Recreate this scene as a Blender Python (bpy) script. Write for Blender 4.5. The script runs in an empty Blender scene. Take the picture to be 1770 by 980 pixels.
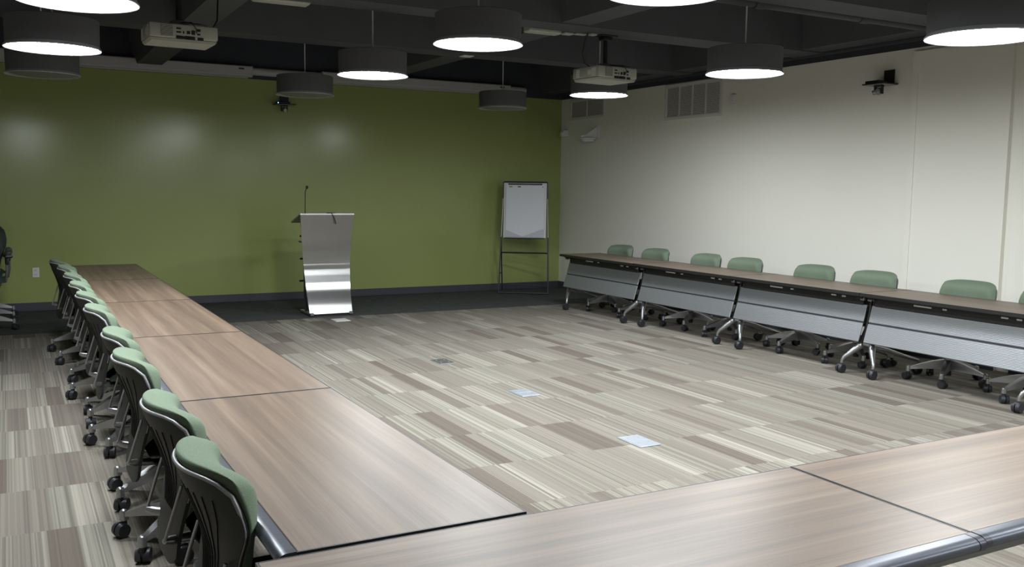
import bpy, bmesh, math, random
from mathutils import Vector, Matrix
random.seed(4)
C = bpy.context.scene.collection
PI = math.pi

# ------------------------------------------------------------------ materials
def new_mat(name):
    m = bpy.data.materials.new(name); m.use_nodes = True
    nt = m.node_tree; b = nt.nodes['Principled BSDF']
    return m, nt, b
def N(nt, typ, **kw):
    n = nt.nodes.new(typ)
    for k, v in kw.items(): setattr(n, k, v)
    return n
def simple(name, col, rough=.5, metal=0., spec=.5, noise=0., nscale=40., bump=0., bscale=200.):
    m, nt, b = new_mat(name)
    b.inputs['Roughness'].default_value = rough
    b.inputs['Metallic'].default_value = metal
    b.inputs['Specular IOR Level'].default_value = spec
    tc = N(nt, 'ShaderNodeTexCoord')
    nz = N(nt, 'ShaderNodeTexNoise'); nz.inputs['Scale'].default_value = nscale; nz.inputs['Detail'].default_value = 3
    nt.links.new(tc.outputs['Object'], nz.inputs['Vector'])
    mx = N(nt, 'ShaderNodeMix', data_type='RGBA')
    mx.inputs[6].default_value = (*[c*(1-noise) for c in col], 1)
    mx.inputs[7].default_value = (*[min(1, c*(1+noise)) for c in col], 1)
    nt.links.new(nz.outputs['Fac'], mx.inputs[0]); nt.links.new(mx.outputs[2], b.inputs['Base Color'])
    if bump:
        n2 = N(nt, 'ShaderNodeTexNoise'); n2.inputs['Scale'].default_value = bscale; n2.inputs['Detail'].default_value = 2
        nt.links.new(tc.outputs['Object'], n2.inputs['Vector'])
        bp = N(nt, 'ShaderNodeBump'); bp.inputs['Strength'].default_value = bump; bp.inputs['Distance'].default_value = .002
        nt.links.new(n2.outputs['Fac'], bp.inputs['Height']); nt.links.new(bp.outputs['Normal'], b.inputs['Normal'])
    return m
def srgb(r, g, b):
    f = lambda c: (c/255/12.92) if c/255 <= .04045 else ((c/255+.055)/1.055)**2.4
    return (f(r), f(g), f(b))

M = {}
M['green_paint'] = simple('green_paint', (.325, .375, .132), .20, 0, .5, .05, 1.2, .05, 26)
M['cream_paint'] = simple('cream_paint', (.83, .81, .735), .6, 0, .3, .02, 1.5, .1, 60)
M['dark_paint'] = simple('dark_paint', (.045, .048, .062), .75, 0, .3, .15, 2.5, .3, 30)
M['ceiling_paint'] = simple('ceiling_paint', (.078, .081, .090), .8, 0, .3, .15, 3, .5, 20)
M['black_rubber'] = simple('black_rubber', (.022, .023, .028), .45, 0, .5, .1)
M['base_vinyl'] = simple('base_vinyl', (.055, .057, .072), .45, 0, .5, .05)
M['black_plastic'] = simple('black_plastic', (.012, .012, .013), .4, 0, .5, .1)
M['dark_plastic'] = simple('dark_plastic', (.030, .031, .031), .55, 0, .4, .08, 60, .3, 500)
M['rim_grey'] = simple('rim_grey', (.30, .30, .31), .4, 0.2, .5, .05)
M['aluminium'] = simple('aluminium', (.36, .36, .37), .34, .85, .5, .06)
M['bright_metal'] = simple('bright_metal', (.62, .62, .64), .25, 1, .5, .04)
M['rail_grey'] = simple('rail_grey', (.075, .082, .105), .33, .35, .5, .05, 30)
M['shade_grey'] = simple('shade_grey', (.100, .100, .108), .8, 0, .3, .08, 120, .3, 400)
M['white_plastic'] = simple('white_plastic', (.72, .72, .70), .45, 0, .5, .03)
M['screen_white'] = simple('screen_white', (.46, .45, .45), .5, 0, .4, .03)
M['off_diffuser'] = simple('off_diffuser', (.15, .16, .135), .5, 0, .5, .03)
M['lip_white'] = simple('lip_white', (.30, .30, .31), .4)
M['paper'] = simple('paper', (.80, .81, .86), .7, 0, .3, .02)
M['paper_shade'] = simple('paper_grey', (.60, .61, .65), .7, 0, .3, .03)
M['easel_metal'] = simple('easel_metal', (.045, .045, .06), .35, .3, .5, .1)
M['vent_metal'] = simple('vent_metal', (.68, .67, .63), .5, 0, .5, .04)
M['vent_dark'] = simple('vent_dark', (.02, .02, .02), .8)
M['box_metal'] = simple('box_metal', (.33, .36, .40), .35, .3, .5, .1, 60)
M['label_yellow'] = simple('label_yellow', (.35, .27, .05), .6)
M['label_brown'] = simple('label_brown', (.12, .05, .03), .6)
M['upholstery_dark'] = simple('upholstery_dark', (.035, .045, .035), .8, 0, .3, .1, 80, .4, 500)
M['projector_white'] = simple('projector_white', (.42, .42, .37), .5, 0, .4, .03)
M['lens_glass'] = simple('lens_glass', (.25, .25, .26), .15, .3)

def green_fabric():
    m, nt, b = new_mat('green_fabric')
    b.inputs['Roughness'].default_value = .85
    b.inputs['Sheen Weight'].default_value = .0
    b.inputs['Specular IOR Level'].default_value = .2
    tc = N(nt, 'ShaderNodeTexCoord')
    w = N(nt, 'ShaderNodeTexNoise'); w.inputs['Scale'].default_value = 420; w.inputs['Detail'].default_value = 1
    nt.links.new(tc.outputs['Object'], w.inputs['Vector'])
    r = N(nt, 'ShaderNodeValToRGB')
    r.color_ramp.elements[0].position = .3; r.color_ramp.elements[0].color = (.115, .155, .108, 1)
    r.color_ramp.elements[1].position = .7; r.color_ramp.elements[1].color = (.180, .228, .165, 1)
    nt.links.new(w.outputs['Fac'], r.inputs['Fac']); nt.links.new(r.outputs['Color'], b.inputs['Base Color'])
    bp = N(nt, 'ShaderNodeBump'); bp.inputs['Strength'].default_value = .5; bp.inputs['Distance'].default_value = .001
    nt.links.new(w.outputs['Fac'], bp.inputs['Height']); nt.links.new(bp.outputs['Normal'], b.inputs['Normal'])
    return m
M['green_fabric'] = green_fabric()

def wood():
    m, nt, b = new_mat('wood_laminate')
    L = nt.links.new
    tc = N(nt, 'ShaderNodeTexCoord'); oi = N(nt, 'ShaderNodeObjectInfo')
    mul = N(nt, 'ShaderNodeMath', operation='MULTIPLY'); mul.inputs[1].default_value = 37
    L(oi.outputs['Random'], mul.inputs[0])
    add = N(nt, 'ShaderNodeVectorMath', operation='ADD')
    cmb = N(nt, 'ShaderNodeCombineXYZ'); L(mul.outputs[0], cmb.inputs[1]); L(mul.outputs[0], cmb.inputs[0])
    L(tc.outputs['Object'], add.inputs[0]); L(cmb.outputs[0], add.inputs[1])
    mp = N(nt, 'ShaderNodeMapping'); mp.inputs['Scale'].default_value = (.28, 12, 1); L(add.outputs[0], mp.inputs['Vector'])
    n1 = N(nt, 'ShaderNodeTexNoise'); n1.inputs['Scale'].default_value = 1.6; n1.inputs['Detail'].default_value = 5; n1.inputs['Roughness'].default_value = .6
    n1.inputs['Distortion'].default_value = .1
    L(mp.outputs[0], n1.inputs['Vector'])
    mp2 = N(nt, 'ShaderNodeMapping'); mp2.inputs['Scale'].default_value = (2.5, 120, 1); L(add.outputs[0], mp2.inputs['Vector'])
    n2 = N(nt, 'ShaderNodeTexNoise'); n2.inputs['Scale'].default_value = 1.5; n2.inputs['Detail'].default_value = 3
    L(mp2.outputs[0], n2.inputs['Vector'])
    r = N(nt, 'ShaderNodeValToRGB'); e = r.color_ramp.elements
    e[0].position = .28; e[0].color = (*srgb(86, 73, 63), 1)
    e[1].position = .72; e[1].color = (*srgb(130, 112, 97), 1)
    x = e.new(.5); x.color = (*srgb(109, 91, 77), 1)
    L(n1.outputs['Fac'], r.inputs['Fac'])
    mx = N(nt, 'ShaderNodeMix', data_type='RGBA', blend_type='MULTIPLY'); mx.inputs[0].default_value = .35
    r2 = N(nt, 'ShaderNodeValToRGB'); r2.color_ramp.elements[0].position = .35; r2.color_ramp.elements[0].color = (.62, .6, .58, 1); r2.color_ramp.elements[1].position = .62
    L(n2.outputs['Fac'], r2.inputs['Fac']); L(r.outputs['Color'], mx.inputs[6]); L(r2.outputs['Color'], mx.inputs[7])
    L(mx.outputs[2], b.inputs['Base Color'])
    b.inputs['Roughness'].default_value = .40
    b.inputs['Specular IOR Level'].default_value = .62
    bp = N(nt, 'ShaderNodeBump'); bp.inputs['Strength'].default_value = .08; bp.inputs['Distance'].default_value = .001
    L(n2.outputs['Fac'], bp.inputs['Height']); L(bp.outputs['Normal'], b.inputs['Normal'])
    return m
M['wood'] = wood()

def carpet():
    m, nt, b = new_mat('striped_carpet_tile')
    L = nt.links.new
    def mth(op, a, bb=None):
        n = N(nt, 'ShaderNodeMath', operation=op)
        for i, v in enumerate((a, bb)):
            if v is None: continue
            if isinstance(v, (int, float)): n.inputs[i].default_value = v
            else: L(v, n.inputs[i])
        return n.outputs[0]
    def white(*vals):
        c = N(nt, 'ShaderNodeCombineXYZ')
        for i, v in enumerate(vals):
            if isinstance(v, (int, float)): c.inputs[i].default_value = v
            else: L(v, c.inputs[i])
        w = N(nt, 'ShaderNodeTexWhiteNoise', noise_dimensions='3D'); L(c.outputs[0], w.inputs['Vector'])
        return w.outputs['Value']
    tc = N(nt, 'ShaderNodeTexCoord'); sp = N(nt, 'ShaderNodeSeparateXYZ'); L(tc.outputs['Object'], sp.inputs[0])
    X, Y = sp.outputs[0], sp.outputs[1]
    row = mth('FLOOR', mth('DIVIDE', mth('SUBTRACT', Y, 4.63), .668))
    rr = white(row, 3.3, 7.1)
    xs = mth('ADD', X, mth('MULTIPLY', rr, .66))
    tile = mth('FLOOR', mth('DIVIDE', xs, .66))
    # band cells, jittered edges
    cell0 = mth('DIVIDE', xs, .115)
    jit = white(mth('FLOOR', cell0), row, 5.5)
    fr = mth('FRACT', cell0)
    shift = mth('LESS_THAN', fr, mth('MULTIPLY', jit, .45))
    cell = mth('SUBTRACT', mth('FLOOR', cell0), shift)
    h = white(cell, row, 1.7)
    fine = white(mth('FLOOR', mth('DIVIDE', X, .0075)), row, tile)
    fine2 = white(mth('FLOOR', mth('DIVIDE', X, .016)), row, 9.1)
    rb = N(nt, 'ShaderNodeValToRGB'); rb.color_ramp.interpolation = 'CONSTANT'
    e = rb.color_ramp.elements
    cols = [(0, (101, 93, 86)), (.08, (108, 101, 94)), (.15, (122, 116, 108)), (.42, (117, 111, 103)), (.62, (124, 119, 110)), (.82, (129, 125, 116)), (.90, (138, 133, 124))]
    e[0].position = 0; e[0].color = (*srgb(*cols[0][1]), 1)
    e[1].position = cols[1][0]; e[1].color = (*srgb(*cols[1][1]), 1)
    for p, c in cols[2:]:
        q = e.new(p); q.color = (*srgb(*c), 1)
    L(h, rb.inputs['Fac'])
    # stripe contrast grows with light bands
    rc = N(nt, 'ShaderNodeValToRGB'); rc.color_ramp.elements[0].position = .2; rc.color_ramp.elements[0].color = (.22, .22, .22, 1)
    rc.color_ramp.elements[1].position = .8; rc.color_ramp.elements[1].color = (.55, .55, .55, 1)
    L(h, rc.inputs['Fac'])
    f = mth('ADD', mth('MULTIPLY', mth('SUBTRACT', fine, .5), 1.), mth('MULTIPLY', mth('SUBTRACT', fine2, .5), .6))
    amp = mth('ADD', mth('MULTIPLY', f, rc.outputs['Color']), 1.)
    nz = N(nt, 'ShaderNodeTexNoise'); nz.inputs['Scale'].default_value = 260; nz.inputs['Detail'].default_value = 2
    L(tc.outputs['Object'], nz.inputs['Vector'])
    amp2 = mth('MULTIPLY', amp, mth('ADD', mth('MULTIPLY', nz.outputs['Fac'], .5), .75))
    vm = N(nt, 'ShaderNodeVectorMath', operation='SCALE'); L(rb.outputs['Color'], vm.inputs[0]); L(amp2, vm.inputs[3])
    L(vm.outputs[0], b.inputs['Base Color'])
    b.inputs['Roughness'].default_value = .95; b.inputs['Specular IOR Level'].default_value = .15
    bp = N(nt, 'ShaderNodeBump'); bp.inputs['Strength'].default_value = .5; bp.inputs['Distance'].default_value = .003
    L(nz.outputs['Fac'], bp.inputs['Height']); L(bp.outputs['Normal'], b.inputs['Normal'])
    return m
M['carpet'] = carpet()
M['dark_carpet'] = simple('dark_carpet', (.075, .080, .078), .95, 0, .1, .35, 9, .6, 300)

def brushed():
    m, nt, b = new_mat('brushed_steel')
    b.inputs['Base Color'].default_value = (.36, .355, .355, 1)
    b.inputs['Metallic'].default_value = 1; b.inputs['Roughness'].default_value = .21
    b.inputs['Anisotropic'].default_value = 1.0
    tg = N(nt, 'ShaderNodeTangent', direction_type='UV_MAP', uv_map='UVMap')
    nt.links.new(tg.outputs[0], b.inputs['Tangent'])
    return m
M['brushed'] = brushed()

def corrugated(name, col, period):
    m, nt, b = new_mat(name)
    L = nt.links.new
    b.inputs['Base Color'].default_value = (*col, 1); b.inputs['Metallic'].default_value = .55; b.inputs['Roughness'].default_value = .42
    tc = N(nt, 'ShaderNodeTexCoord'); sp = N(nt, 'ShaderNodeSeparateXYZ'); L(tc.outputs['Object'], sp.inputs[0])
    mu = N(nt, 'ShaderNodeMath', operation='MULTIPLY'); mu.inputs[1].default_value = 2*PI/period; L(sp.outputs[2], mu.inputs[0])
    si = N(nt, 'ShaderNodeMath', operation='SINE'); L(mu.outputs[0], si.inputs[0])
    bp = N(nt, 'ShaderNodeBump'); bp.inputs['Strength'].default_value = .6; bp.inputs['Distance'].default_value = .0008
    L(si.outputs[0], bp.inputs['Height']); L(bp.outputs['Normal'], b.inputs['Normal'])
    return m
M['panel'] = corrugated('ribbed_aluminium', (.25, .26, .275), .0115)

def emit(name, col, s):
    m, nt, b = new_mat(name)
    b.inputs['Base Color'].default_value = (.8, .8, .8, 1)
    b.inputs['Emission Color'].default_value = (*col, 1); b.inputs['Emission Strength'].default_value = s
    return m
M['lit_diffuser'] = emit('lit_diffuser', (.93, .985, 1.0), 50)
M['blue_led'] = emit('blue_led', (.1, .3, 1), 6)
M['rod_steel'] = simple('rod_steel', (.75, .76, .78), .45, .3)
M['latch_white'] = simple('latch_white', (.85, .85, .85), .4)

# ------------------------------------------------------------------ geometry
class MB:
    def __init__(s): s.bm = bmesh.new()
    def box(s, c, d, rot=None, bev=0, seg=1, mat=0):
        r = bmesh.ops.create_cube(s.bm, size=1); vs = r['verts']
        bmesh.ops.scale(s.bm, vec=d, verts=vs)
        if bev:
            es = {e for v in vs for e in v.link_edges}
            rr = bmesh.ops.bevel(s.bm, geom=list(es), offset=bev, segments=seg, affect='EDGES', profile=.5)
            vs = list({v for f in rr['faces'] for v in f.verts} | {v for v in vs if v.is_valid})
        if mat:
            for f in {f for v in vs for f in v.link_faces}: f.material_index = mat
        if rot is not None: bmesh.ops.rotate(s.bm, cent=(0, 0, 0), matrix=rot, verts=vs)
        bmesh.ops.translate(s.bm, vec=c, verts=vs)
        return s
    def cyl(s, p0, p1, r0, r1=None, n=16, caps=True):
        p0, p1 = Vector(p0), Vector(p1); r1 = r0 if r1 is None else r1
        d = p1-p0; q = d.to_track_quat('Z', 'Y').to_matrix()
        r = bmesh.ops.create_cone(s.bm, cap_ends=caps, segments=n, radius1=r0, radius2=r1, depth=d.length)
        bmesh.ops.rotate(s.bm, cent=(0, 0, 0), matrix=q, verts=r['verts'])
        bmesh.ops.translate(s.bm, vec=(p0+p1)/2, verts=r['verts'])
        return s
    def sphere(s, c, r, sc=(1, 1, 1), n=16):
        q = bmesh.ops.create_uvsphere(s.bm, u_segments=n, v_segments=n//2+2, radius=r)
        bmesh.ops.scale(s.bm, vec=sc, verts=q['verts']); bmesh.ops.translate(s.bm, vec=c, verts=q['verts'])
        return s
    def tube(s, pts, r, n=10, flat=1.):
        pts = [Vector(p) for p in pts]; rings = []
        rs = r if isinstance(r, (list, tuple)) else [r]*len(pts)
        up = None
        for i, p in enumerate(pts):
            t = (pts[min(i+1, len(pts)-1)]-pts[max(i-1, 0)]).normalized()
            if up is None: up = Vector((0, 0, 1)) if abs(t.z) < .9 else Vector((0, 1, 0))
            a = t.cross(up).normalized(); bb = a.cross(t).normalized(); up = bb
            rings.append([s.bm.verts.new(p+a*math.cos(2*PI*k/n)*rs[i]*flat+bb*math.sin(2*PI*k/n)*rs[i]) for k in range(n)])
        for i in range(len(rings)-1):
            for k in range(n):
                s.bm.faces.new((rings[i][k], rings[i][(k+1) % n], rings[i+1][(k+1) % n], rings[i+1][k]))
        s.bm.faces.new(rings[0][::-1]); s.bm.faces.new(rings[-1])
        return s
    def lathe(s, prof, c=(0, 0, 0), n=48, close=False):
        rings = []
        for (r, z) in prof:
            if r < 1e-6: rings.append([s.bm.verts.new((c[0], c[1], c[2]+z))])
            else: rings.append([s.bm.verts.new((c[0]+r*math.cos(2*PI*k/n), c[1]+r*math.sin(2*PI*k/n), c[2]+z)) for k in range(n)])
        for a, b in zip(rings, rings[1:]+([rings[0]] if close else [])):
            for k in range(n):
                f = []
                for v in (a[k % len(a)], a[(k+1) % len(a)], b[(k+1) % len(b)], b[k % len(b)]):
                    if v not in f: f.append(v)
                if len(f) > 2: s.bm.faces.new(f)
        return s
    def poly(s, pts, mat=0):
        f = s.bm.faces.new([s.bm.verts.new(p) for p in pts]); f.material_index = mat
        return s
    def prism(s, prof, axis, a, b, mat=0):
        # prof: 2-D points in the plane across axis ('x': (y,z), 'y': (x,z), 'z': (x,y))
        def P(p, t):
            return {'x': (t, p[0], p[1]), 'y': (p[0], t, p[1]), 'z': (p[0], p[1], t)}[axis]
        A = [s.bm.verts.new(P(p, a)) for p in prof]; B = [s.bm.verts.new(P(p, b)) for p in prof]
        n = len(prof)
        fs = [s.bm.faces.new(A[::-1]), s.bm.faces.new(B)]
        for i in range(n): fs.append(s.bm.faces.new((A[i], A[(i+1) % n], B[(i+1) % n], B[i])))
        for f in fs: f.material_index = mat
        return s
    def grid(s, fn, nu, nv, thick=None):
        # fn(u,v) -> point, u,v in 0..1 ; closed slab if thick fn given (second sheet)
        A = [[s.bm.verts.new(fn(i/nu, j/nv)) for j in range(nv+1)] for i in range(nu+1)]
        for i in range(nu):
            for j in range(nv): s.bm.faces.new((A[i][j], A[i+1][j], A[i+1][j+1], A[i][j+1]))
        if thick:
            B = [[s.bm.verts.new(thick(i/nu, j/nv)) for j in range(nv+1)] for i in range(nu+1)]
            for i in range(nu):
                for j in range(nv): s.bm.faces.new((B[i][j], B[i][j+1], B[i+1][j+1], B[i+1][j]))
            for i in range(nu):
                s.bm.faces.new((A[i][0], B[i][0], B[i+1][0], A[i+1][0]))
                s.bm.faces.new((A[i][nv], A[i+1][nv], B[i+1][nv], B[i][nv]))
            for j in range(nv):
                s.bm.faces.new((A[0][j], A[0][j+1], B[0][j+1], B[0][j]))
                s.bm.faces.new((A[nu][j], B[nu][j], B[nu][j+1], A[nu][j+1]))
        return s
    def build(s, name, mat, parent=None, smooth=True, subsurf=0, angle=35):
        bmesh.ops.recalc_face_normals(s.bm, faces=s.bm.faces)
        me = bpy.data.meshes.new(name); s.bm.to_mesh(me); s.bm.free()
        for m in (mat if isinstance(mat, (list, tuple)) else [mat]): me.materials.append(m)
        if smooth:
            for p in me.polygons: p.use_smooth = True
            try: me.set_sharp_from_angle(angle=math.radians(angle))
            except Exception: pass
        o = bpy.data.objects.new(name, me); C.objects.link(o)
        if parent: o.parent = parent
        if subsurf:
            md = o.modifiers.new('sub', 'SUBSURF'); md.levels = subsurf; md.render_levels = subsurf
        return o
def thing(name, label, cat, loc=(0, 0, 0), rz=0, group=None):
    o = bpy.data.objects.new(name, None); C.objects.link(o); o.empty_display_size = .1
    o.location = loc; o.rotation_euler = (0, 0, rz); tag(o, label, cat, group); return o
def tag(o, label, cat, group=None):
    o['label'] = label; o['category'] = cat
    if group: o['group'] = group
    return o
def struct(o): o['kind'] = 'structure'; return o
def copy_tree(o, parent=None):
    c = o.copy(); C.objects.link(c); c.parent = parent
    for ch in list(o.children): copy_tree(ch, c)
    return c

# ------------------------------------------------------------------ room
RX, BY, LX, NY = 7.92, 12.87, -4.0, -3.6
PT = 3.03          # where the wall paint stops
CZ = 3.62          # slab
f = MB()
f.box(((RX+LX)/2, (10.9+NY)/2, -.05), (RX-LX+.2, 10.9-NY, .1))
f.box(((RX+LX)/2, (10.9+BY+.1)/2, -.05), (RX-LX+.2, BY+.1-10.9, .1), mat=1)
struct(f.build('floor', [M['carpet'], M['dark_carpet']], smooth=False))

w = MB()
w.box(((RX+LX)/2, BY+.05, PT/2), (RX-LX, .1, PT))
w.box(((RX+LX)/2, BY+.05, (PT+CZ)/2), (RX-LX, .1, CZ-PT), mat=1)
struct(w.build('wall_back', [M['green_paint'], M['dark_paint']], smooth=False))
w = MB()
w.box((RX+.06, (BY+NY)/2, PT/2), (.12, BY-NY, PT))
w.box((RX+.06, (BY+NY)/2, (PT+CZ)/2), (.12, BY-NY, CZ-PT), mat=1)
w.box((RX+.005, 5.72, 1.495), (.07, 1.04, 2.99))                      # shallow pilaster
w.box((RX-.032, 6.21, 1.495), (.012, .07, 2.99))
w.box((RX-.032, 5.26, 1.495), (.012, .12, 2.99))
w.box((RX+.02, 4.55, 1.495), (.08, .95, 2.99))
w.box((RX+.005, 4.97, 1.495), (.07, .05, 2.99))
struct(w.build('wall_right', [M['cream_paint'], M['dark_paint']], smooth=False))
w = MB(); w.box((LX-.05, (BY+NY)/2, CZ/2), (.1, BY-NY, CZ)); struct(w.build('wall_left', M['cream_paint'], smooth=False))
w = MB(); w.box(((RX+LX)/2, NY-.05, CZ/2), (RX-LX, .1, CZ)); struct(w.build('wall_front', M['cream_paint'], smooth=False))

c = MB()
c.box(((RX+LX)/2, (BY+NY)/2, CZ+.05), (RX-LX+.2, BY-NY+.2, .1))
BX = [(9.67, .17), (7.52, .17), (5.51, .17), (3.5, .17), (1.5, .17), (-.5, .17), (-2.5, .17)]
for y, h in BX:
    c.prism([(y-h, 3.10), (y+h, 3.10), (y+h+.07, CZ+.01), (y-h-.07, CZ+.01)], 'x', LX, RX)
for x in (-1.34, 1.66, 4.66, 7.66):
    h = .15
    c.prism([(x-h, 3.115), (x+h, 3.115), (x+h+.12, CZ+.01), (x-h-.12, CZ+.01)], 'y', NY, BY)
struct(c.build('ceiling', M['ceiling_paint'], smooth=False))

b = MB(); b.box(((RX+LX)/2, BY-.006, .052), (RX-LX, .012, .104), bev=.003); b.box(((RX+LX)/2, BY-.014, .006), (RX-LX, .012, .012), bev=.003)
struct(b.build('baseboard_back', M['base_vinyl'], smooth=False))
b = MB(); b.box((RX-.006, (BY+6.25)/2, .052), (.012, BY-6.25, .104)); b.box((RX-.014, (BY+6.25)/2, .006), (.012, BY-6.25, .012))
b.box((RX-.045, 5.72, .052), (.014, 1.05, .104)); b.box((RX-.034, 4.1, .052), (.014, 1.9, .104))
struct(b.build('baseboard_right', M['base_vinyl'], smooth=False))

# ------------------------------------------------------------------ lamps
def make_lamp(lit, label, loc):
    t = thing('pendant_lamp', label, 'lamp', loc, 0, 'round drum pendant lamps')
    MB().lathe([(.297, .012), (.300, .195), (.295, .198), (0.02, .200), (.0, .200)], n=64).build('lamp_shade', M['shade_grey'], t)
    MB().lathe([(.288, .010), (.300, -.004), (.309, -.008), (.310, .000), (.300, .014), (.297, .018)], n=64).build('shade_rim', M['lip_white'], t)
    MB().lathe([(0, -.024), (.10, -.021), (.18, -.014), (.24, -.005), (.287, .008)], n=48).build('diffuser', M['lit_diffuser'] if lit else M['off_diffuser'], t)
    MB().cyl((0, 0, .198), (0, 0, CZ-loc[2]), .0065, n=12).cyl((0, 0, .198), (0, 0, .215), .018, n=16).build('hanging_rod', M['rod_steel'], t)
    MB().cyl((0, 0, CZ-loc[2]-.03), (0, 0, CZ-loc[2]), .06, .065, n=24).build('ceiling_canopy', M['shade_grey'], t)
    return t
lamps = [
 (.37, 5.55, 2.565, 1, 'lit drum pendant cut off by the top edge, highest at the left'),
 (.32, 7.25, 2.525, 1, 'lit drum pendant at the left just above the long white screen case'),
 (.325, 9.35, 2.555, 0, 'unlit dark drum pendant at far left directly below a lit one'),
 (2.88, 9.98, 2.58, 0, 'unlit drum pendant hanging in front of the gap between the two screen cases'),
 (2.88, 7.87, 2.58, 1, 'lit drum pendant left of centre, between the unlit ones near the green wall'),
 (2.90, 5.83, 2.59, 1, 'largest fully visible lit drum pendant near top centre beside a white ceiling box'),
 (2.98, 3.86, 2.60, 1, 'lit drum pendant of which only the lower rim shows at top right of centre'),
 (5.58, 10.5, 2.615, 0, 'unlit drum pendant furthest right, by the end of the right screen case'),
 (5.56, 8.29, 2.60, 1, 'lit drum pendant directly below the right projector'),
 (5.30, 5.80, 2.555, 1, 'lit drum pendant overlapping the large wall vent'),
 (4.88, 3.41, 2.49, 1, 'big lit drum pendant cut off at the upper right'),
]
for x, y, z, lit, lab in lamps: make_lamp(lit, lab, (x, y, z))
rest = [(.34, 3.75), (2.88, 1.7), (5.4, 1.5), (2.88, -.4), (5.4, -.4)]
for x, y in rest:
    make_lamp(1, 'lit drum pendant overhead, outside the photographed view', (x, y, 2.58))

# ------------------------------------------------------------------ tables
def make_table(L, label, nm_group):
    """origin: floor at the seam end; x 0..L, y 0 = thin dark edge, -y = user side with rounded rail"""
    t = thing('conference_table', label, 'table', (0, 0, 0), 0, nm_group)
    D = .625; H = .737; g = .003
    MB().box((L/2, -D/2, H-.014), (L-2*g-.008, D-.006, .028), bev=.002).build('tabletop', M['wood'], t, smooth=False)
    e = MB()
    e.box((L/2, -.0015, H-.0148), (L-2*g, .005, .030), bev=.001)
    e.box((g+.002, -D/2, H-.0146), (.005, D, .0296)); e.box((L-g-.002, -D/2, H-.0146), (.005, D, .0296))
    e.build('edge_band', M['black_plastic'], t, smooth=False)
    # rounded rail
    prof = [(-D, H+.001)]
    for k in range(0, 11):
        a = PI/2 - k/10*PI*.95
        prof.append((-D-.020-.026*math.cos(a), H-.019+.0195*math.sin(a)))
    prof += [(-D-.012, H-.042), (-D, H-.042)]
    r = MB().prism(prof, 'x', g+.025, L-g-.025)
    r.build('edge_rail', M['rail_grey'], t, angle=50)
    for s0, s1 in ((g, g+.024), (L-g-.024, L-g)):
        MB().prism([(p[0]*1.0-(.001 if p[0] < -D-.001 else 0), p[1]+.0008) for p in prof], 'x', s0, s1).build('rail_end_cap', M['easel_metal'], t, angle=50)
    # under-top beam and housing
    u = MB(); u.box((L/2, -.175, H-.074), (L-.12, .10, .092), bev=.006); u.box((L/2, -.17, H-.036), (L-.05, .22, .016))
    u.box((L/2, -.45, H-.05), (L-.16, .06, .04), bev=.004)
    u.build('support_beam', M['black_plastic'], t, smooth=False)
    for xx, ww, hh in ((.67*L, .17, .014), (.545*L, .04, .014), (.235*L, .06, .014), (.165*L, .045, .014)):
        MB().box((xx, -.121, H-.062), (ww, .008, hh), bev=.003).build('latch', M['latch_white'], t, smooth=False)
    # modesty panel, two ribbed leaves tilted outwards
    top, mid, bot = (-.148, .626), (-.105, .468), (-.050, .292)
    def leaf(a, b_, name):
        dy, dz = b_[0]-a[0], b_[1]-a[1]
        ln = math.hypot(dy, dz); ang = math.atan2(dy, -dz)
        o = MB().box((0, 0, 0), (L-.055, .012, ln-.012), bev=.003).build(name, M['panel'], t, smooth=False)
        o.location = (L/2, (a[0]+b_[0])/2, (a[1]+b_[1])/2); o.rotation_euler = (ang, 0, 0)
        return o
    leaf(top, mid, 'modesty_panel'); leaf(mid, bot, 'modesty_panel')
    MB().box((L/2, mid[0]-.006, mid[1]), (L-.06, .008, .016)).build('panel_hinge', M['easel_metal'], t, smooth=False)
    # legs
    for sx in (0, 1):
        x0 = .075 if sx == 0 else L-.075
        xe = .03 if sx == 0 else L-.03
        l = MB()
        x0 = .065 if sx == 0 else L-.065
        sxx = 1 if sx == 0 else -1
        cx = x0+sxx*.105
        l.sphere((x0, -.125, .255), .033)
        l.tube([(x0, -.125, .255), (x0+sxx*.022, -.10, .225), (x0+sxx*.060, -.062, .178), (x0+sxx*.092, -.036, .145), (cx, -.024, .115), (cx, -.022, .088)], [.030, .029, .022, .018, .015, .014], n=12, flat=1.)
        l.tube([(x0, -.14, .255), (x0+sxx*.03, -.28, .222), (x0+sxx*.07, -.46, .165), (cx, -.60, .125), (cx, -.605, .088)], [.026, .024, .018, .014, .013], n=12)
        leg = l.build('leg', M['aluminium'], t, angle=60)
        MB().tube([(xe, -.20, H-.06), (xe, -.185, .55), (xe, -.150, .40), (x0, -.128, .27)], [.022, .022, .020, .022], n=12).box((x0, -.17, H-.05), (.07, .2, .02), bev=.004).build('leg_column', M['black_plastic'], leg, angle=60)
        for yy in (-.022, -.605):
            k = MB()
            for s in (-1, 1): k.cyl((cx+s*.005, yy+.012, .042), (cx+s*.030, yy+.012, .042), .042, .037, n=20)
            k.box((cx, yy+.006, .062), (.056, .070, .040), bev=.014, seg=2)
            k.build('caster', M['black_rubber'], leg, angle=50)
    # ganging bracket under the seam
    for xb in (.04, L-.04): MB().box((xb, -.10, H-.06), (.045, .03, .03), bev=.004).build('ganging_bracket', M['aluminium'], t, smooth=False)
    return t

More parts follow.
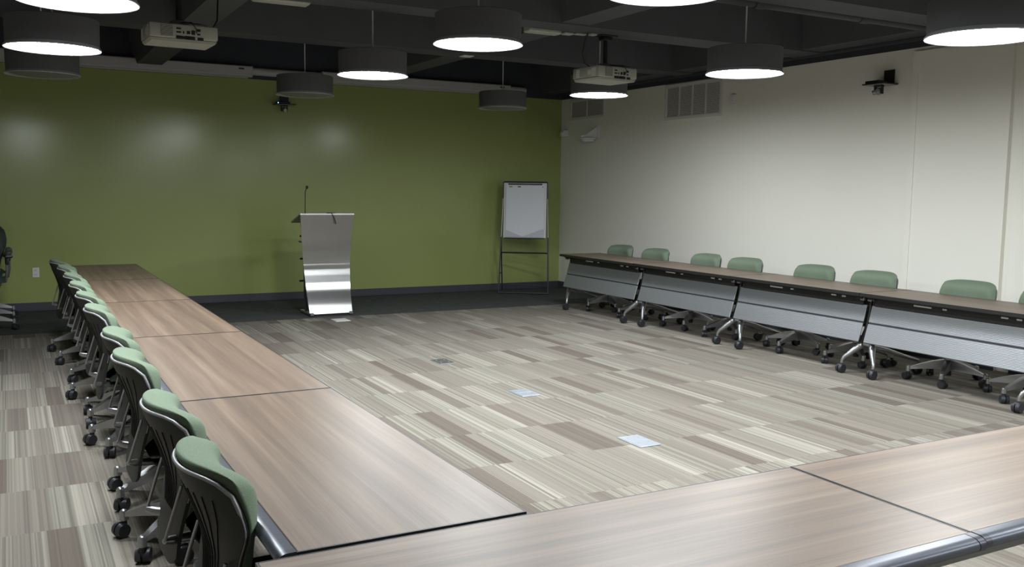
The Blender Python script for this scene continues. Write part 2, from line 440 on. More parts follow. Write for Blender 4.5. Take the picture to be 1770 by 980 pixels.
ordn = ['nearest the camera', 'second from the camera', 'third from the camera', 'fourth from the camera', 'furthest, closest to the green wall']
LL = 1.712
left_p = None
for i in range(5):
    if left_p is None: o = left_p = make_table(LL, '', 'tables of the left row')
    else: o = copy_tree(left_p)
    # local x -> world +y, local -y (user side) -> world -x
    o.rotation_euler = (0, 0, PI/2)
    o.location = (1.197, 2.083+i*LL, 0)
    # rotation +90: local x->+y, local y->-x ; need local -y -> -x => mirror: use rotation -90 from far end
    o.rotation_euler = (0, 0, -PI/2); o.location = (1.197, 2.083+(i+1)*LL, 0)
    o['label'] = 'wood-topped table in the left row, %s' % ordn[i]
# with -90: local x -> -y, local y -> +x : user side (-y) lies at -x
LR = 1.655
rt = None
rl = ['furthest, by the easel corner', 'second from the easel end', 'third from the easel end', 'nearest the camera, cut by the right edge']
for i in range(4):
    if rt is None: o = rt = make_table(LR, '', 'tables of the right row')
    else: o = copy_tree(rt)
    # thin edge faces -x, user side +x : rotation +90 -> local x->+y, local y->-x
    o.rotation_euler = (0, 0, PI/2)
    o.location = (6.50-.012*(i == 0), 10.53-(i+1)*LR, 0)
    o['label'] = 'wood-topped table in the right row, %s' % rl[i]
LN = 1.678
nt_ = make_table(LN, 'wood laminate folding table across the bottom of the photo, left of the seam', 'tables of the near row')
nt_.location = (.468, 2.068, 0)
o = copy_tree(nt_); o.location = (.468+LN, 2.072, 0); o['label'] = 'wood laminate folding table at the bottom right corner, right of the seam'

# ------------------------------------------------------------------ chairs
def lerp(tab, z):
    n = len(tab)
    if z <= tab[0][0]: return tab[0][1]
    if z >= tab[-1][0]: return tab[-1][1]
    for i in range(n-1):
        if z <= tab[i+1][0]:
            (a, va), (b_, vb) = tab[i], tab[i+1]; h = b_-a; k = (z-a)/h
            m0 = (vb-tab[i-1][1])/(b_-tab[i-1][0]) if i else (vb-va)/h
            m1 = (tab[i+2][1]-va)/(tab[i+2][0]-a) if i < n-2 else (vb-va)/h
            return (2*k**3-3*k*k+1)*va+(k**3-2*k*k+k)*h*m0+(-2*k**3+3*k*k)*vb+(k**3-k*k)*h*m1
XC = [(.30, -.262), (.42, -.250), (.52, -.236), (.60, -.234), (.70, -.262), (.80, -.300), (.90, -.338)]
HW = [(.30, .158), (.36, .174), (.46, .178), (.56, .198), (.64, .232), (.70, .258), (.74, .262), (.79, .253), (.83, .238), (.86, .215)]
WR = [(.30, .008), (.50, .014), (.62, .034), (.72, .068), (.85, .085)]
def back_pt(u, z, off=0.):
    hw = lerp(HW, z); y = u*hw
    x = lerp(XC, z) + lerp(WR, z)*abs(u)**2.2*(hw/.25)
    return Vector((x+off, y, z))
def make_chair(label, cat, group, fabric, arms=False, with_name='conference_chair'):
    t = thing(with_name, label, cat, (0, 0, 0), 0, group)
    z0, z1 = .325, .848
    def zz(u, v):
        # rounded lower tongue and slightly arched top edge
        lo = z0+.045*abs(u)**5; hi = z1-.034*abs(u)**8
        return lo+(hi-lo)*v
    A = lambda a, b_: back_pt(a*2-1, zz(a*2-1, b_), 0)
    B = lambda a, b_: back_pt(a*2-1, zz(a*2-1, b_), .012)
    sh = MB().grid(A, 16, 26, B).build('back_shell', M['dark_plastic'], t, angle=60)
    # vertical ribs on the rear of the shell
    rb = MB()
    for k in range(-4, 5):
        pts = []
        for j in range(9):
            z = .50+.29*j/8; u = k*.050*(.50+.50*j/8)/.25
            p = back_pt(u*.9, z, -.0015); pts.append(p)
        rb.tube(pts, .0018, n=6)
    rb.build('back_ribs', M['black_plastic'], sh)
    # light rim round the upper outline
    pts = []
    for j in range(0, 15):
        z = .56+(z1-.034-.56)*j/14; pts.append(back_pt(-1, z, .004))
    for j in range(1, 16):
        u = -1+2*j/16; pts.append(back_pt(u, zz(u, 1), .004)+Vector((0, 0, .003)))
    for j in range(14, -1, -1):
        z = .56+(z1-.034-.56)*j/14; pts.append(back_pt(1, z, .004))
    n = len(pts); rad = [.0025 if (k < 12 or k > n-13) else .0055 for k in range(n)]
    MB().tube(pts, rad, n=8).build('shell_rim', M['rim_grey'], t, angle=80)
    # cushion: puffy, rolled over the top
    def cz(u, v): return .50+(.878-.022*abs(u)**5-.50)*v
    def cp(u, v, side):
        z = cz(u, v)
        rr = (abs(u)**9+abs(2*v-1)**12)**(1/10.)
        roll = max(0, min(1, (v-.55)/.35)); roll = roll*roll*(3-2*roll)
        th = (.062+.042*roll)*math.sqrt(max(0, 1-min(1, rr)**5))
        p = back_pt(u*1.02, min(z, .90)-.022*v, .014)
        p.z = z
        if side: p.x += th
        else: p.x -= (.004+.024*roll)*math.sqrt(max(0, 1-min(1, rr)**5))*max(0, min(1, (z-.846)/.018))
        return p
    MB().grid(lambda a, b_: cp(a*2-1, b_, 1), 18, 20, lambda a, b_: cp(a*2-1, b_, 0)).build('back_cushion', fabric, t, subsurf=1, angle=180)
    # seat
    def sp(u, v, side):
        x = -.20+.44*v; y = u*.235*(1-.10*(1-v))
        rr = (abs(u)**7+abs(2*v-1)**7)**(1/7.); th = math.sqrt(max(0, 1-min(1, rr)**4))
        z = .452-.018*math.cos((v-.5)*PI)*(1-u*u) - (.02 if v > .85 else 0)*(v-.85)/.15
        return Vector((x, y, z+(.032*th if side else -.020*th)))
    MB().grid(lambda a, b_: sp(a*2-1, b_, 1), 14, 14, lambda a, b_: sp(a*2-1, b_, 0)).build('seat', M['upholstery_dark'], t, subsurf=1, angle=180)
    MB().box((.02, 0, .418), (.40, .38, .022), bev=.01, seg=2).build('seat_pan', M['black_plastic'], t)
    MB().box((-.02, 0, .385), (.22, .13, .055), bev=.012, seg=2).cyl((0, .0, .38), (0, .20, .38), .007, n=8).build('tilt_mechanism', M['black_plastic'], t)
    for s in (-1, 1):
        st = MB()
        st.tube([(-.226, s*.178, .615), (-.250, s*.178, .54), (-.278, s*.176, .45), (-.282, s*.174, .435)], .0075, n=8, flat=.8)
        st.tube([(-.284, s*.176, .436), (-.262, s*.160, .430), (-.16, s*.11, .412), (-.08, s*.07, .395)], [.010, .015, .017, .018], n=10)
        st.build('back_strut', M['aluminium'], t, angle=60)
    MB().cyl((0, 0, .13), (0, 0, .37), .016, n=16).cyl((0, 0, .06), (0, 0, .25), .026, .024, n=18).build('gas_column', M['black_plastic'], t)
    base = MB(); base.cyl((0, 0, .105), (0, 0, .212), .046, .038, n=20)
    R = .315
    angs = [2*PI*k/5 for k in range(5)]
    for a in angs:
        m = Matrix.Rotation(a, 3, 'Z'); vs = []
        secs = [(.02, .027, .112, .200), (.12, .026, .112, .180), (.22, .022, .106, .148), (R-.02, .017, .098, .120), (R+.004, .014, .096, .114)]
        rings = []
        for (r, hw, zl, zh) in secs:
            rings.append([base.bm.verts.new(m @ Vector(p)) for p in ((r, -hw, zl), (r, hw, zl), (r, hw*.85, zh), (r, -hw*.85, zh))])
        for q, q2 in zip(rings, rings[1:]):
            for k in range(4): base.bm.faces.new((q[k], q[(k+1) % 4], q2[(k+1) % 4], q2[k]))
        base.bm.faces.new(rings[0][::-1]); base.bm.faces.new(rings[-1])
        tip = m @ Vector((R, 0, 0))
        base.cyl((tip.x, tip.y, .078), (tip.x, tip.y, .114), .021, .019, n=14)
        base.sphere((tip.x, tip.y, .114), .019, (1, 1, .7), n=12)
    bo = base.build('star_base', M['aluminium'], t, angle=40)
    for a in angs:
        m = Matrix.Rotation(a, 3, 'Z'); tip = m @ Vector((R, 0, 0)); rr = a*3.1+1.0
        d = Vector((math.cos(rr), math.sin(rr), 0)); ax = Vector((-d.y, d.x, 0)); cc = tip+d*.016+Vector((0, 0, .035))
        k = MB()
        for s in (-1, 1): k.cyl(cc+ax*s*.005, cc+ax*s*.030, .035, .030, n=18)
        k.cyl(tip+Vector((0, 0, .04)), tip+Vector((0, 0, .078)), .014, n=12)
        k.cyl(cc-ax*.012, cc+ax*.012, .020, n=12)
        k.build('caster', M['black_rubber'], bo, angle=50)
    if arms:
        for s in (-1, 1):
            MB().tube([(-.16, s*.19, .40), (-.14, s*.27, .42), (-.12, s*.285, .50), (-.10, s*.285, .63)], [.014, .014, .015, .015], n=10).build('arm_support', M['aluminium'], t)
            MB().box((-.05, s*.285, .645), (.25, .075, .028), bev=.012, seg=2).box((-.10, s*.285, .60), (.07, .035, .07), bev=.01, seg=2).build('armrest', M['black_plastic'], t)
    return t

chair = make_chair('', 'chair', 'green chairs along the left row', M['green_fabric'])
pos = ['first from the green wall', 'second from the green wall', 'third from the green wall', 'fourth from the green wall', 'fifth from the green wall',
       'fifth from the camera', 'fourth from the camera', 'third from the camera', 'second from the camera', 'nearest the camera, at the bottom']
lx = [.645, .68, .69, .69, .69, .69, .70, .685, .69, .69]
ly = [9.68, 8.95, 8.16, 7.42, 6.70, 5.95, 4.91, 4.24, 3.28, 2.57]
ry = [.10, -.04, .03, -.02, .04, 0, -.03, .02, .03, .02]
star = [175, -175, 130, 174, -148, 154, 142, 148, 160, 150]
def spin(t, a):
    for ch in t.children:
        if ch.name.startswith('star_base'): ch.rotation_euler = (0, 0, a)
for i in range(10):
    o = chair if i == 0 else copy_tree(chair)
    o.location = (lx[i], ly[i], 0); o.rotation_euler = (0, 0, ry[i])
    o['label'] = 'green swivel chair in the left row, %s' % pos[i]
    spin(o, math.radians(star[i]))
rpos = ['first from the easel corner', 'second from the easel corner', 'third from the easel corner', 'fourth from the easel corner', 'fourth from the right edge of the photo',
        'third from the right edge of the photo', 'second from the right edge', 'cut off by the right edge of the photo']
ryy = [10.19, 9.43, 8.47, 7.80, 6.79, 6.05, 5.07, 4.34]
rrz = [.05, .02, -.02, .03, .02, .02, 0, 0]
rst = [0, -10, 38, -12, 9, -20, 27, -3]
for i in range(8):
    o = copy_tree(chair); o['group'] = 'green chairs along the right row'
    o.location = (7.03, ryy[i]-.03, 0)
    for ch in o.children:
        if not ch.name.startswith('star_base'): ch.scale = (1, 1, .985); o.rotation_euler = (0, 0, PI+rrz[i])
    o['label'] = 'green swivel chair in the right row, %s' % rpos[i]
    spin(o, math.radians(rst[i]))

ac = make_chair('dark office armchair cut by the left edge, the nearer one', 'chair', 'dark armchairs at the left edge', M['upholstery_dark'], arms=True, with_name='office_armchair')
def raise_parts(t):
    for ch in t.children:
        if not ch.name.startswith('star_base'): ch.scale = (1, 1, 1.24)
raise_parts(ac)
for k, (yy, rz_, lab) in enumerate([(11.28, -1.45, 'dark high office armchair at the left edge, nearest of the three'), (11.88, -1.62, 'dark high office armchair at the left edge, middle of the three'), (12.48, -1.5, 'dark high office armchair at the left edge, closest to the green wall')]):
    o = ac if k == 0 else copy_tree(ac)
    o.location = (-.295, yy, 0); o.rotation_euler = (0, 0, rz_); o['label'] = lab
    spin(o, -rz_-.05+(.2 if k == 1 else 0))

# ------------------------------------------------------------------ lectern
lt = thing('lectern', 'brushed steel lectern with curved front, standing before the green wall', 'lectern', (3.49, 11.03, 0))
# tilt angles of the sheet by height (degrees, + = facing up)
AT = [(0, 23.6), (.12, 22.6), (.16, 20.6), (.29, 17.6), (.33, 15.2), (.395, 14.0), (.42, 12.4), (.475, 12.2), (.505, 10.3), (.555, 9.6), (.58, 6.0), (.61, 5.4), (.635, 7.8), (.665, 3.5), (.95, -3), (1.10, -7), (1.26, -8)]
def ang(z): 
    for (a, va), (b_, vb) in zip(AT, AT[1:]):
        if z <= b_: return va+(vb-va)*(z-a)/(b_-a)
    return AT[-1][1]
prof = [(0., .025)]; z = .025
while z < 1.235:
    dz = .011; z += dz
    a = math.radians(ang(z)); prof.append((prof[-1][0]+math.tan(a)*dz, z))
def half(z): return .272+.068*(z/1.25)**1.35 if z > 0 else .272
bm = bmesh.new(); nseg = 10; rows = []
for (py, pz) in prof:
    rows.append([bm.verts.new((half(pz)*(2*k/nseg-1)-.0, py, pz)) for k in range(nseg+1)])
uvl = bm.loops.layers.uv.new('UVMap')
for i in range(len(rows)-1):
    for k in range(nseg):
        fc = bm.faces.new((rows[i][k], rows[i][k+1], rows[i+1][k+1], rows[i+1][k]))
        for lp, (uu, vv) in zip(fc.loops, ((k, i), (k+1, i), (k+1, i+1), (k, i+1))): lp[uvl].uv = (uu/nseg, vv/len(rows))
me = bpy.data.meshes.new('front_panel'); bm.to_mesh(me); bm.free(); me.materials.append(M['brushed'])
for p in me.polygons: p.use_smooth = True
fp = bpy.data.objects.new('front_panel', me); C.objects.link(fp); fp.parent = lt
sd = fp.modifiers.new('solid', 'SOLIDIFY'); sd.thickness = .006; sd.offset = 1
es_ = fp.modifiers.new('split', 'EDGE_SPLIT'); es_.split_angle = math.radians(40)
yt = prof[-1][0]
# slanted reading top
MB().prism([(yt-.012, 1.245), (yt-.010, 1.262), (yt+.40, 1.150), (yt+.40, 1.132)], 'x', -.345, .345).build('reading_top', M['aluminium'], lt, smooth=False)
MB().box((0, yt+.405, 1.155), (.66, .012, .035), bev=.003).build('book_ledge', M['aluminium'], lt, smooth=False)
for s in (-1, 1):
    MB().tube([(s*.29, yt+.14, 1.19), (s*.275, yt+.11, .95), (s*.262, yt+.10, .60), (s*.25, .28, .25), (s*.25, .24, .045)], .016, n=10).build('side_post', M['easel_metal'], lt)
    MB().box((s*.25, .20, .028), (.045, .46, .030), bev=.004).build('base_foot', M['aluminium'], lt, smooth=False)
    kb = MB()
    for zk in (.98, .70, .42): kb.cyl((s*.262, yt+.10 if zk > .5 else .28, zk), (s*.322, yt+.085 if zk > .5 else .26, zk), .012, n=12)
    kb.build('panel_knob', M['black_plastic'], lt)
for yb in (.035, .40): MB().box((0, yb, .0135), (.53, .045, .026), bev=.003).build('base_rail', M['black_plastic'], lt, smooth=False)
MB().box((0, yt+.20, .90), (.55, .26, .018), bev=.003).build('inner_shelf', M['easel_metal'], lt, smooth=False)
mc = MB().tube([(-.262, yt+.06, 1.245), (-.262, yt+.055, 1.40), (-.262, yt+.045, 1.53), (-.250, yt+.03, 1.572)], .0055, n=8).cyl((-.262, yt+.06, 1.235), (-.262, yt+.06, 1.262), .018, n=14).build('gooseneck', M['black_plastic'], lt)
MB().sphere((-.246, yt+.024, 1.582), .017, (1, 1, 1.25)).build('microphone_head', M['black_plastic'], mc)
MB().tube([(-.02, yt+.08, 1.245), (.02, yt+.03, 1.268), (.055, yt-.01, 1.262), (.08, yt-.022, 1.22), (.098, yt-.026, 1.16), (.100, yt-.022, 1.13)], .006, n=8).tube([(0, yt+.06, 1.25), (.06, yt+.04, 1.268), (.12, yt+.05, 1.258)], .006, n=8).build('cable', M['black_plastic'], lt)

# ------------------------------------------------------------------ easel and flip chart
ez = thing('easel', 'dark metal flip chart easel in the corner by the green wall', 'easel', (6.885, 12.21, 0), math.radians(-33.7))
HWE = .378
# local: x across, -y to viewer
fr = MB()
for s in (-1, 1): fr.tube([(s*HWE, 0, .012), (s*(HWE-.02), .10, .86), (s*(HWE-.045), .16, 1.70)], .011, n=10)
fr.tube([(-HWE, 0, .014), (HWE, 0, .014)], .010, n=8); fr.tube([(-.333, .16, 1.70), (.333, .16, 1.70)], .011, n=8)
fr.build('front_frame', M['easel_metal'], ez)
for s in (-1, 1):
    MB().tube([(s*(HWE-.02), .10, .84), (s*(HWE-.02), .36, .014)], .010, n=8).build('rear_leg', M['easel_metal'], ez)
    MB().tube([(s*(HWE-.020), .082, .86), (s*(HWE-.038), .135, 1.45)], .009, n=8).build('chrome_sleeve', M['bright_metal'], ez)
    MB().box((s*(HWE-.012), .16, .30), (.02, .22, .012)).build('spreader', M['easel_metal'], ez, smooth=False)
MB().tube([(-HWE+.02, .07, .625), (HWE-.02, .07, .625)], .012, n=8).build('cross_bar', M['black_plastic'], ez)
MB().tube([(-HWE+.02, .36, .10), (HWE-.02, .36, .10)], .008, n=8).build('rear_bar', M['easel_metal'], ez)
tl = math.atan2(.06, .84)
bd = MB().box((0, 0, 0), (.655, .016, .84), bev=.006).build('board', M['white_plastic'], ez)
bd.location = (0, .118, 1.27); bd.rotation_euler = (-tl, 0, 0)
MB().box((0, .070, .848), (.62, .045, .012), bev=.003).box((0, .05, .842), (.22, .02, .016), bev=.003).build('pad_tray', M['black_plastic'], ez)
MB().box((0, .112, 1.668), (.52, .02, .022), bev=.004).build('clamp_bar', M['black_plastic'], ez)
fl = thing('flip_chart_pad', 'white flip chart pad with curled lower corners on the easel', 'paper pad', (6.885, 12.21, 0), math.radians(-33.7))
def padp(x, zrel, off=0):  # zrel 0..1 up the board
    z = .865+zrel*.80; return Vector((x, .118-.008-.006-off-(1.27-z)*math.tan(tl), z))
pb = MB(); W = .298
pb.grid(lambda u, v: padp((u*2-1)*W, v, 0), 4, 4, lambda u, v: padp((u*2-1)*W, v, .010)); pb.build('backing_sheets', M['paper_shade'], fl)
# front sheet with V-shaped curled bottom
def shp(u, v):
    x = (u*2-1)*(W-.006); k = abs(u-.44)/.56
    lo = .012+.155*min(1, k)
    zr = lo+(1-lo)*v
    curl = 0
    return padp(x+.004, zr, .013+curl)
MB().grid(shp, 20, 16).build('front_sheet', M['paper'], fl)
def shp2(u, v):
    x = (u*2-1)*(W-.002); k = abs(u-.44)/.56
    lo = .012+.085*min(1, k)
    return padp(x, lo+(1-lo)*v, .0118)
MB().grid(shp2, 20, 12).build('second_sheet', M['paper_shade'], fl)
hd = MB().grid(lambda u, v: padp((u*2-1)*(W-.004), .935+.06*v, .0145), 2, 1, lambda u, v: padp((u*2-1)*(W-.004), .935+.06*v, .016)).build('binding_strip', M['paper'], fl)
for x0, x1, mm in ((-.245, -.195, 'label_yellow'), (-.115, -.068, 'label_brown'), (.262, .272, 'black_plastic')):
    MB().grid(lambda u, v: padp(x0+(x1-x0)*u, .945+.020*v, .0165), 1, 1, lambda u, v: padp(x0+(x1-x0)*u, .945+.020*v, .0175)).build('printed_mark', M[mm], hd)
for x0 in [-.185+.012*k for k in range(5)]:
    MB().grid(lambda u, v: padp(x0+.007*u, .949+.010*v, .0165), 1, 1, lambda u, v: padp(x0+.007*u, .949+.010*v, .017)).build('printed_mark', M['paper_shade'], hd)

# ------------------------------------------------------------------ screens above the green wall
def screen(x0, x1, label, slot_side=1):
    t = thing('projection_screen', label, 'projection screen', ((x0+x1)/2, BY, 0), 0, 'screen cases above the green wall')
    L = x1-x0
    MB().prism([(-.002, 3.045), (-.002, 3.185), (-.125, 3.185), (-.135, 3.175), (-.135, 3.085), (-.115, 3.075), (-.115, 3.045)], 'x', -L/2, L/2).build('housing', M['screen_white'], t, smooth=False)
    MB().box((0, -.07, 3.036), (L-.08, .05, .016), bev=.004).build('bottom_bar', M['screen_white'], t, smooth=False)
    for s in (-1, 1):
        e = MB().box((s*(L/2+.004), -.067, 3.115), (.012, .142, .148), bev=.004).build('end_cap', M['screen_white'], t, smooth=False)
    MB().box((L/2-.14, -.137, 3.145), (.07, .006, .018)).build('switch_slot', M['black_plastic'], t, smooth=False)
    return t
screen(-1.2, 2.955, 'long white projection screen case at the left top of the green wall')
screen(3.94, 6.90, 'white projection screen case on the right top of the green wall')
tag(MB().cyl((2.7, BY-.065, 3.125), (7.20, BY-.065, 3.125), .052, n=24).build('wall_tube', M['screen_white']), 'pale round tube joining the two screen cases along the green wall', 'pipe')

# ------------------------------------------------------------------ projectors
def projector(cx, cy, zb, rz, W, D, Hh, label, arm):
    t = thing('projector', label, 'projector', (cx, cy, zb), rz, 'ceiling projectors')
    MB().box((0, 0, Hh/2+.012), (W, D, Hh-.024), bev=.014, seg=2).prism([(-W/2+.02, .0), (W/2-.02, .0), (W/2-.004, .02), (-W/2+.004, .02)], 'y', -D/2+.02, D/2-.02).build('body', M['projector_white'], t)
    g = MB()
    g.box((-W/2+.125, -D/2-.001, Hh/2+.012), (.085, .004, .085))
    g.build('vent_recess', M['vent_dark'], t, smooth=False)
    s_ = MB()
    for k in range(9): s_.box((-W/2+.125, -D/2-.004, Hh/2-.026+k*.0095), (.084, .004, .005))
    s_.build('vent_grille', M['projector_white'], t, smooth=False)
    prt = [(.02, .095, .035, .012), (.02, .068, .035, .012), (.055, .068, .010, .018), (.025, .030, .050, .024), (.055, .030, .030, .018), (.100, .030, .075, .026), (.090, .070, .024, .024), (.125, .072, .026, .032),
           (.165, .092, .028, .02), (.165, .062, .024, .012), (.178, .028, .045, .022), (.09, .030, .02, .02), (.13, .030, .016, .02)]
    ox = -W/2+.19
    for (px, pz, pw, ph) in prt:
        MB().box((ox+px, -D/2-.002, pz), (pw, .006, ph), bev=.002).build('port', M['black_plastic'], t, smooth=False)
    for vy, vw, vh in ((-.06, .05, .045), (.12, .05, .075), (-.125, .07, .075)): MB().box((-W/2-.001, vy, Hh/2+.01), (.004, vw, vh)).build('side_vent', M['vent_metal'], t, smooth=False)
    MB().cyl((.05, D/2-.01, Hh/2), (.05, D/2+.012, Hh/2), .045, .04, n=24).build('lens', M['lens_glass'], t)
    for sx in (-.12, -.04, .04, .12): pass
    MB().lathe([(.03, Hh+.002), (.075, Hh+.006), (.080, Hh+.020), (.062, Hh+.045), (.03, Hh+.055)], n=24).build('mount_collar', M['lens_glass'], t)
    zt = 3.10-zb
    MB().cyl((0, 0, Hh+.04), (0, 0, zt-.02), .022, n=18).build('mount_pole', M['black_plastic'], t)
    MB().box((0, 0, zt-.006), (.20, .15, .012), bev=.004).box((0, 0, zt-.03), (.11, .09, .036), bev=.006).build('ceiling_plate', M['black_plastic'], t, smooth=False)
    MB().tube(arm, .006, n=8).build('power_cable', M['black_plastic'], t)
    MB().tube([(.09, -D/2-.002, .07), (.08, -D/2-.03, .10), (.05, -D/2-.02, Hh+.015), (.0, -.06, Hh+.03)], .004, n=6).tube([(.17, -D/2+.01, Hh), (.12, -D/2-.02, Hh+.005), (.04, -.08, Hh+.03)], .004, n=6).build('signal_cable', M['black_plastic'], t)
    return t
projector(1.215, 7.615, 2.668, math.radians(2), .50, .38, .13, 'white projector hanging at the upper left, above the left screen case',
          [(.23, -.10, .13), (.27, -.08, .20), (.285, -.04, .32), (.30, 0, .425)])
projector(5.215, 7.68, 2.652, math.radians(5), .48, .41, .13, 'white projector hanging right of centre above a lit pendant',
          [(-.20, -.02, .13), (-.27, -.02, .16), (-.30, -.02, .25), (-.29, -.04, .36), (-.27, -.06, .44)])

# white boxes on the ceiling beams
def cbox(x, y, z, d, label):
    o = MB().box((0, 0, 0), d, bev=.012).build('ceiling_box', M['projector_white'], smooth=False); o.location = (x, y, z); tag(o, label, 'junction box'); return o
cbox(4.57, 7.80, 3.118, (.36, .13, .075), 'slim white box on the ceiling beam, right of the large lit pendant')
cbox(2.03, 7.70, 3.118, (.46, .13, .075), 'slim white box on the ceiling beam at the top edge, left of centre')
o = MB().box((0, 0, 0), (.10, .08, .018), bev=.004).box((.13, -.02, .004), (.12, .06, .014), bev=.004).box((.25, -.06, .006), (.07, .06, .02), bev=.004).build('outlet_plates', M['projector_white'], smooth=False)
o.location = (4.80, 7.72, 3.088); tag(o, 'small white outlet plates on the ceiling beam beside the right projector', 'outlet')
o = MB().box((0, 0, 0), (.13, .13, .012), bev=.004).build('ceiling_sensor', M['white_plastic'], smooth=False); o.location = (4.66, 9.66, 3.092); tag(o, 'small flat white sensor on a ceiling beam above the right screen case', 'sensor')

# pipes
def pipe(pts, r, couplers, label, mat='ceiling_paint'):
    m = MB().tube(pts, r, n=14)
    a, b_ = Vector(pts[0]), Vector(pts[-1])
    for k in couplers:
        p = a.lerp(b_, k); d = (b_-a).normalized()*.05; m.cyl(p-d, p+d, r*1.25, n=14)
    tag(m.build('ceiling_pipe', M[mat], angle=60), label, 'pipe')
pipe([(3.4, 5.80, 3.12), (7.9, 5.80, 3.12)], .035, (.45, .72), 'dark pipe running across the ceiling to the right wall')
pipe([(5.35, 7.74, 3.12), (7.9, 7.74, 3.12)], .022, (.6,), 'thin dark pipe along the ceiling beam right of the projector', 'shade_grey')
pipe([(7.85, 4.2, 3.11), (7.85, 12.7, 3.11)], .03, (.2, .5), 'dark pipe along the top of the cream wall', 'dark_paint')
pipe([(7.80, 4.2, 3.22), (7.80, 12.7, 3.22)], .035, (.27, .6), 'upper dark pipe above the one along the cream wall', 'dark_paint')

# ------------------------------------------------------------------ vents on the right wall
def vent(y0, y1, z0, z1, ncol, nsl, label, sl='vent_metal'):
    t = thing('wall_vent', label, 'vent', (RX, (y0+y1)/2, (z0+z1)/2), 0, 'vents on the cream wall')
    Wd, Hh = y1-y0, z1-z0; fw = .045
    f_ = MB()
    f_.box((-.012, -Wd/2+fw/2, 0), (.024, fw, Hh), bev=.005); f_.box((-.012, Wd/2-fw/2, 0), (.024, fw, Hh), bev=.005)
    f_.box((-.012, 0, -Hh/2+fw/2), (.0235, Wd-.02, fw), bev=.005); f_.box((-.012, 0, Hh/2-fw/2), (.0235, Wd-.02, fw), bev=.005)
    f_.build('frame', M['vent_metal'], t, smooth=False)
    for k in range(1, ncol): MB().box((-.014, -Wd/2+fw+(Wd-2*fw)*k/ncol, 0), (.018, .014, Hh-.08)).build('mullion', M['vent_metal'], t, smooth=False)
    MB().box((-.002, 0, 0), (.004, Wd-.06, Hh-.06)).build('backing', M['vent_dark'], t, smooth=False)
    g = MB()
    for k in range(nsl):
        z = -Hh/2+fw+(Hh-2*fw)*(k+.5)/nsl
        g.box((-.010, 0, z), (.002, Wd-2*fw, (Hh-2*fw)/nsl*.62), rot=Matrix.Rotation(.35, 3, 'Y') if False else None)
    g.build('louvers', M[sl], t, smooth=False)
vent(9.03, 10.18, 2.545, 3.02, 4, 24, 'large white louvred vent high on the cream wall')
vent(11.62, 12.59, 2.685, 3.01, 2, 14, 'smaller dark vent near the corner, half behind a lit pendant')
o = MB().box((0, 0, 0), (.02, .085, .12), bev=.004).box((-.012, 0, 0), (.006, .05, .07), bev=.002).build('wall_plate', M['white_plastic'], smooth=False); o.location = (RX-.01, 8.84, 2.73); tag(o, 'small blank white plate right of the large vent', 'wall plate')
o = MB().box((0, 0, 0), (.09, .10, .11), bev=.008).box((-.05, -.0, -.015), (.03, .07, .07), bev=.008).build('wall_sensor', M['white_plastic'], smooth=False); o.location = (RX-.046, 12.70, 2.485); tag(o, 'small white sensor box in the room corner', 'sensor')
# wedge bracket with dome
t = thing('dome_camera', 'white wedge bracket with a flat dome, under the small vent', 'camera', (RX, 11.83, 2.38))
MB().prism([(0, -.0), (0, .17), (-.02, .17), (-.22, .04), (-.30, .025), (-.30, 0)], 'y', -.012, .012).box((-.006, 0, .09), (.012, .10, .19), bev=.004).build('wall_bracket', M['white_plastic'], t, smooth=False)
MB().lathe([(0, 0), (.10, .0), (.125, -.008), (.125, -.022), (.118, -.026)], c=(-.17, 0, 0), n=32).build('mounting_disc', M['white_plastic'], t)
MB().lathe([(.105, -.028), (.09, -.05), (.05, -.062), (0, -.066)], c=(-.17, 0, 0), n=32).build('dome', M['white_plastic'], t)

# ------------------------------------------------------------------ cameras on shelves
def wallcam(loc, rz, label, led, facing):
    t = thing('video_camera', label, 'camera', loc, rz, 'video cameras on wall shelves')
    # wall is at local +y
    MB().box((.02, -.008, .085), (.125, .010, .14)).box((.0, -.115, .008), (.26, .23, .010), bev=.002).build('shelf_bracket', M['black_plastic'], t, smooth=False)
    MB().box((0, -.115, .0), (.25, .22, .006), bev=.002).build('shelf_edge', M['aluminium'], t, smooth=False)
    MB().box((-.03, -.14, .028), (.17, .13, .03), bev=.006).build('camera_base', M['black_plastic'], t)
    y_ = MB(); y_.box((-.048, -.12, -.05), (.010, .045, .075), bev=.004); y_.box((.032, -.12, -.05), (.010, .045, .075), bev=.004); y_.box((-.008, -.12, -.010), (.09, .06, .014), bev=.004)
    y_.build('yoke', M['black_plastic'], t)
    h = MB().sphere((-.008, -.12, -.060), .036, (1, 1, 1.05)).cyl((-.008, -.12, -.060), (-.008+.06*facing[0], -.12+.06*facing[1], -.075), .026, .024, n=18).build('camera_head', M['lens_glass'], t)
    if led: MB().sphere((-.118, -.232, .02), .006).build('indicator_light', M['blue_led'], t)
wallcam((3.395, BY, 2.695), 0, 'small video camera with blue light under a shelf on the green wall', True, (0, -1))
wallcam((RX, 6.56, 2.69), -PI/2, 'small video camera under a shelf on the cream wall beside the pilaster', False, (-.9, -.4))

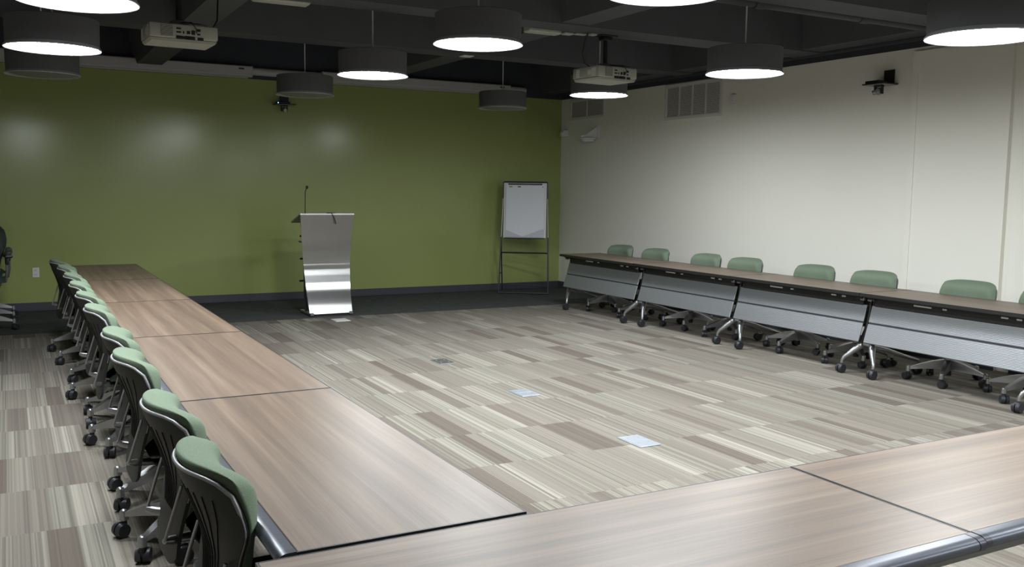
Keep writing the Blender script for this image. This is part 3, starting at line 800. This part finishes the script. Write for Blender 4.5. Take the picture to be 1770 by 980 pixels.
# ------------------------------------------------------------------ outlet and floor boxes
t = thing('wall_outlet', 'white double power outlet low on the green wall at the left', 'outlet', (.283, BY, .48))
MB().box((0, -.004, 0), (.078, .008, .122), bev=.003).build('cover_plate', M['white_plastic'], t, smooth=False)
for s in (-1, 1):
    so = MB().box((0, -.009, s*.027), (.036, .004, .032), bev=.003).build('socket', M['vent_metal'], t, smooth=False)
    MB().box((-.007, -.0115, s*.027+.003), (.003, .002, .010)).box((.007, -.0115, s*.027+.003), (.003, .002, .010)).build('slot', M['black_plastic'], so, smooth=False)
fb = [(3.50, 4.67, .15, .24, 'nearest the camera', 'box_metal'), (3.52, 6.20, .15, .22, 'second from the camera', 'box_metal'), (3.48, 7.66, .15, .22, 'third from the camera', 'aluminium'), (3.47, 10.60, .17, .20, 'in front of the lectern', 'white_plastic')]
for x, y, sx, sy, lab, mm in fb:
    t = thing('floor_box', 'flat metal outlet plate set in the carpet, %s' % lab, 'floor outlet', (x, y, 0), 0, 'floor outlet plates')
    MB().box((0, 0, .003), (sx+.012, sy+.012, .006), bev=.002).build('frame', M['box_metal'] if mm != 'white_plastic' else M['white_plastic'], t, smooth=False)
    for s in (-1, 1): MB().box((0, s*sy*.25, .0065), (sx, sy*.485, .004), bev=.001).build('lid', M[mm], t, smooth=False)
    if mm != 'white_plastic':
        for sx_, sy_ in ((-.04, .06), (.04, .06), (-.04, -.05), (.04, -.05)): MB().cyl((sx_, sy_, .008), (sx_, sy_, .010), .007, n=10).build('screw', M['lip_white'], t)

# ------------------------------------------------------------------ camera
yaw, pitch, roll, F = 4.98000802e-01, 1.02550796e-01, 1.35423368e-02, 1594.65
fw = Vector((math.sin(yaw)*math.cos(pitch), math.cos(yaw)*math.cos(pitch), -math.sin(pitch)))
rt_ = Vector((math.cos(yaw), -math.sin(yaw), 0)); up = rt_.cross(fw)
r2 = rt_*math.cos(roll)+up*math.sin(roll); u2 = -rt_*math.sin(roll)+up*math.cos(roll)
cd = bpy.data.cameras.new('camera'); cam = bpy.data.objects.new('camera', cd); C.objects.link(cam)
cam.matrix_world = Matrix(((r2.x, u2.x, -fw.x, 0), (r2.y, u2.y, -fw.y, 0), (r2.z, u2.z, -fw.z, 1.6), (0, 0, 0, 1)))
cd.sensor_width = 36; cd.sensor_fit = 'HORIZONTAL'; cd.lens = 36*F/1770; cd.shift_x = 5/1770; cd.clip_start = .02
bpy.context.scene.camera = cam

wd = bpy.data.worlds.new('world'); bpy.context.scene.world = wd; wd.use_nodes = True
wd.node_tree.nodes['Background'].inputs[0].default_value = (0, 0, 0, 1)
vs = bpy.context.scene.view_settings
bpy.context.scene.display_settings.display_device = 'sRGB'
vs.view_transform = 'Standard'; vs.look = 'None'; vs.exposure = 0.55; vs.gamma = 1; vs.use_curve_mapping = False
cy = bpy.context.scene.cycles
cy.max_bounces = 8; cy.diffuse_bounces = 5; cy.sample_clamp_indirect = 6
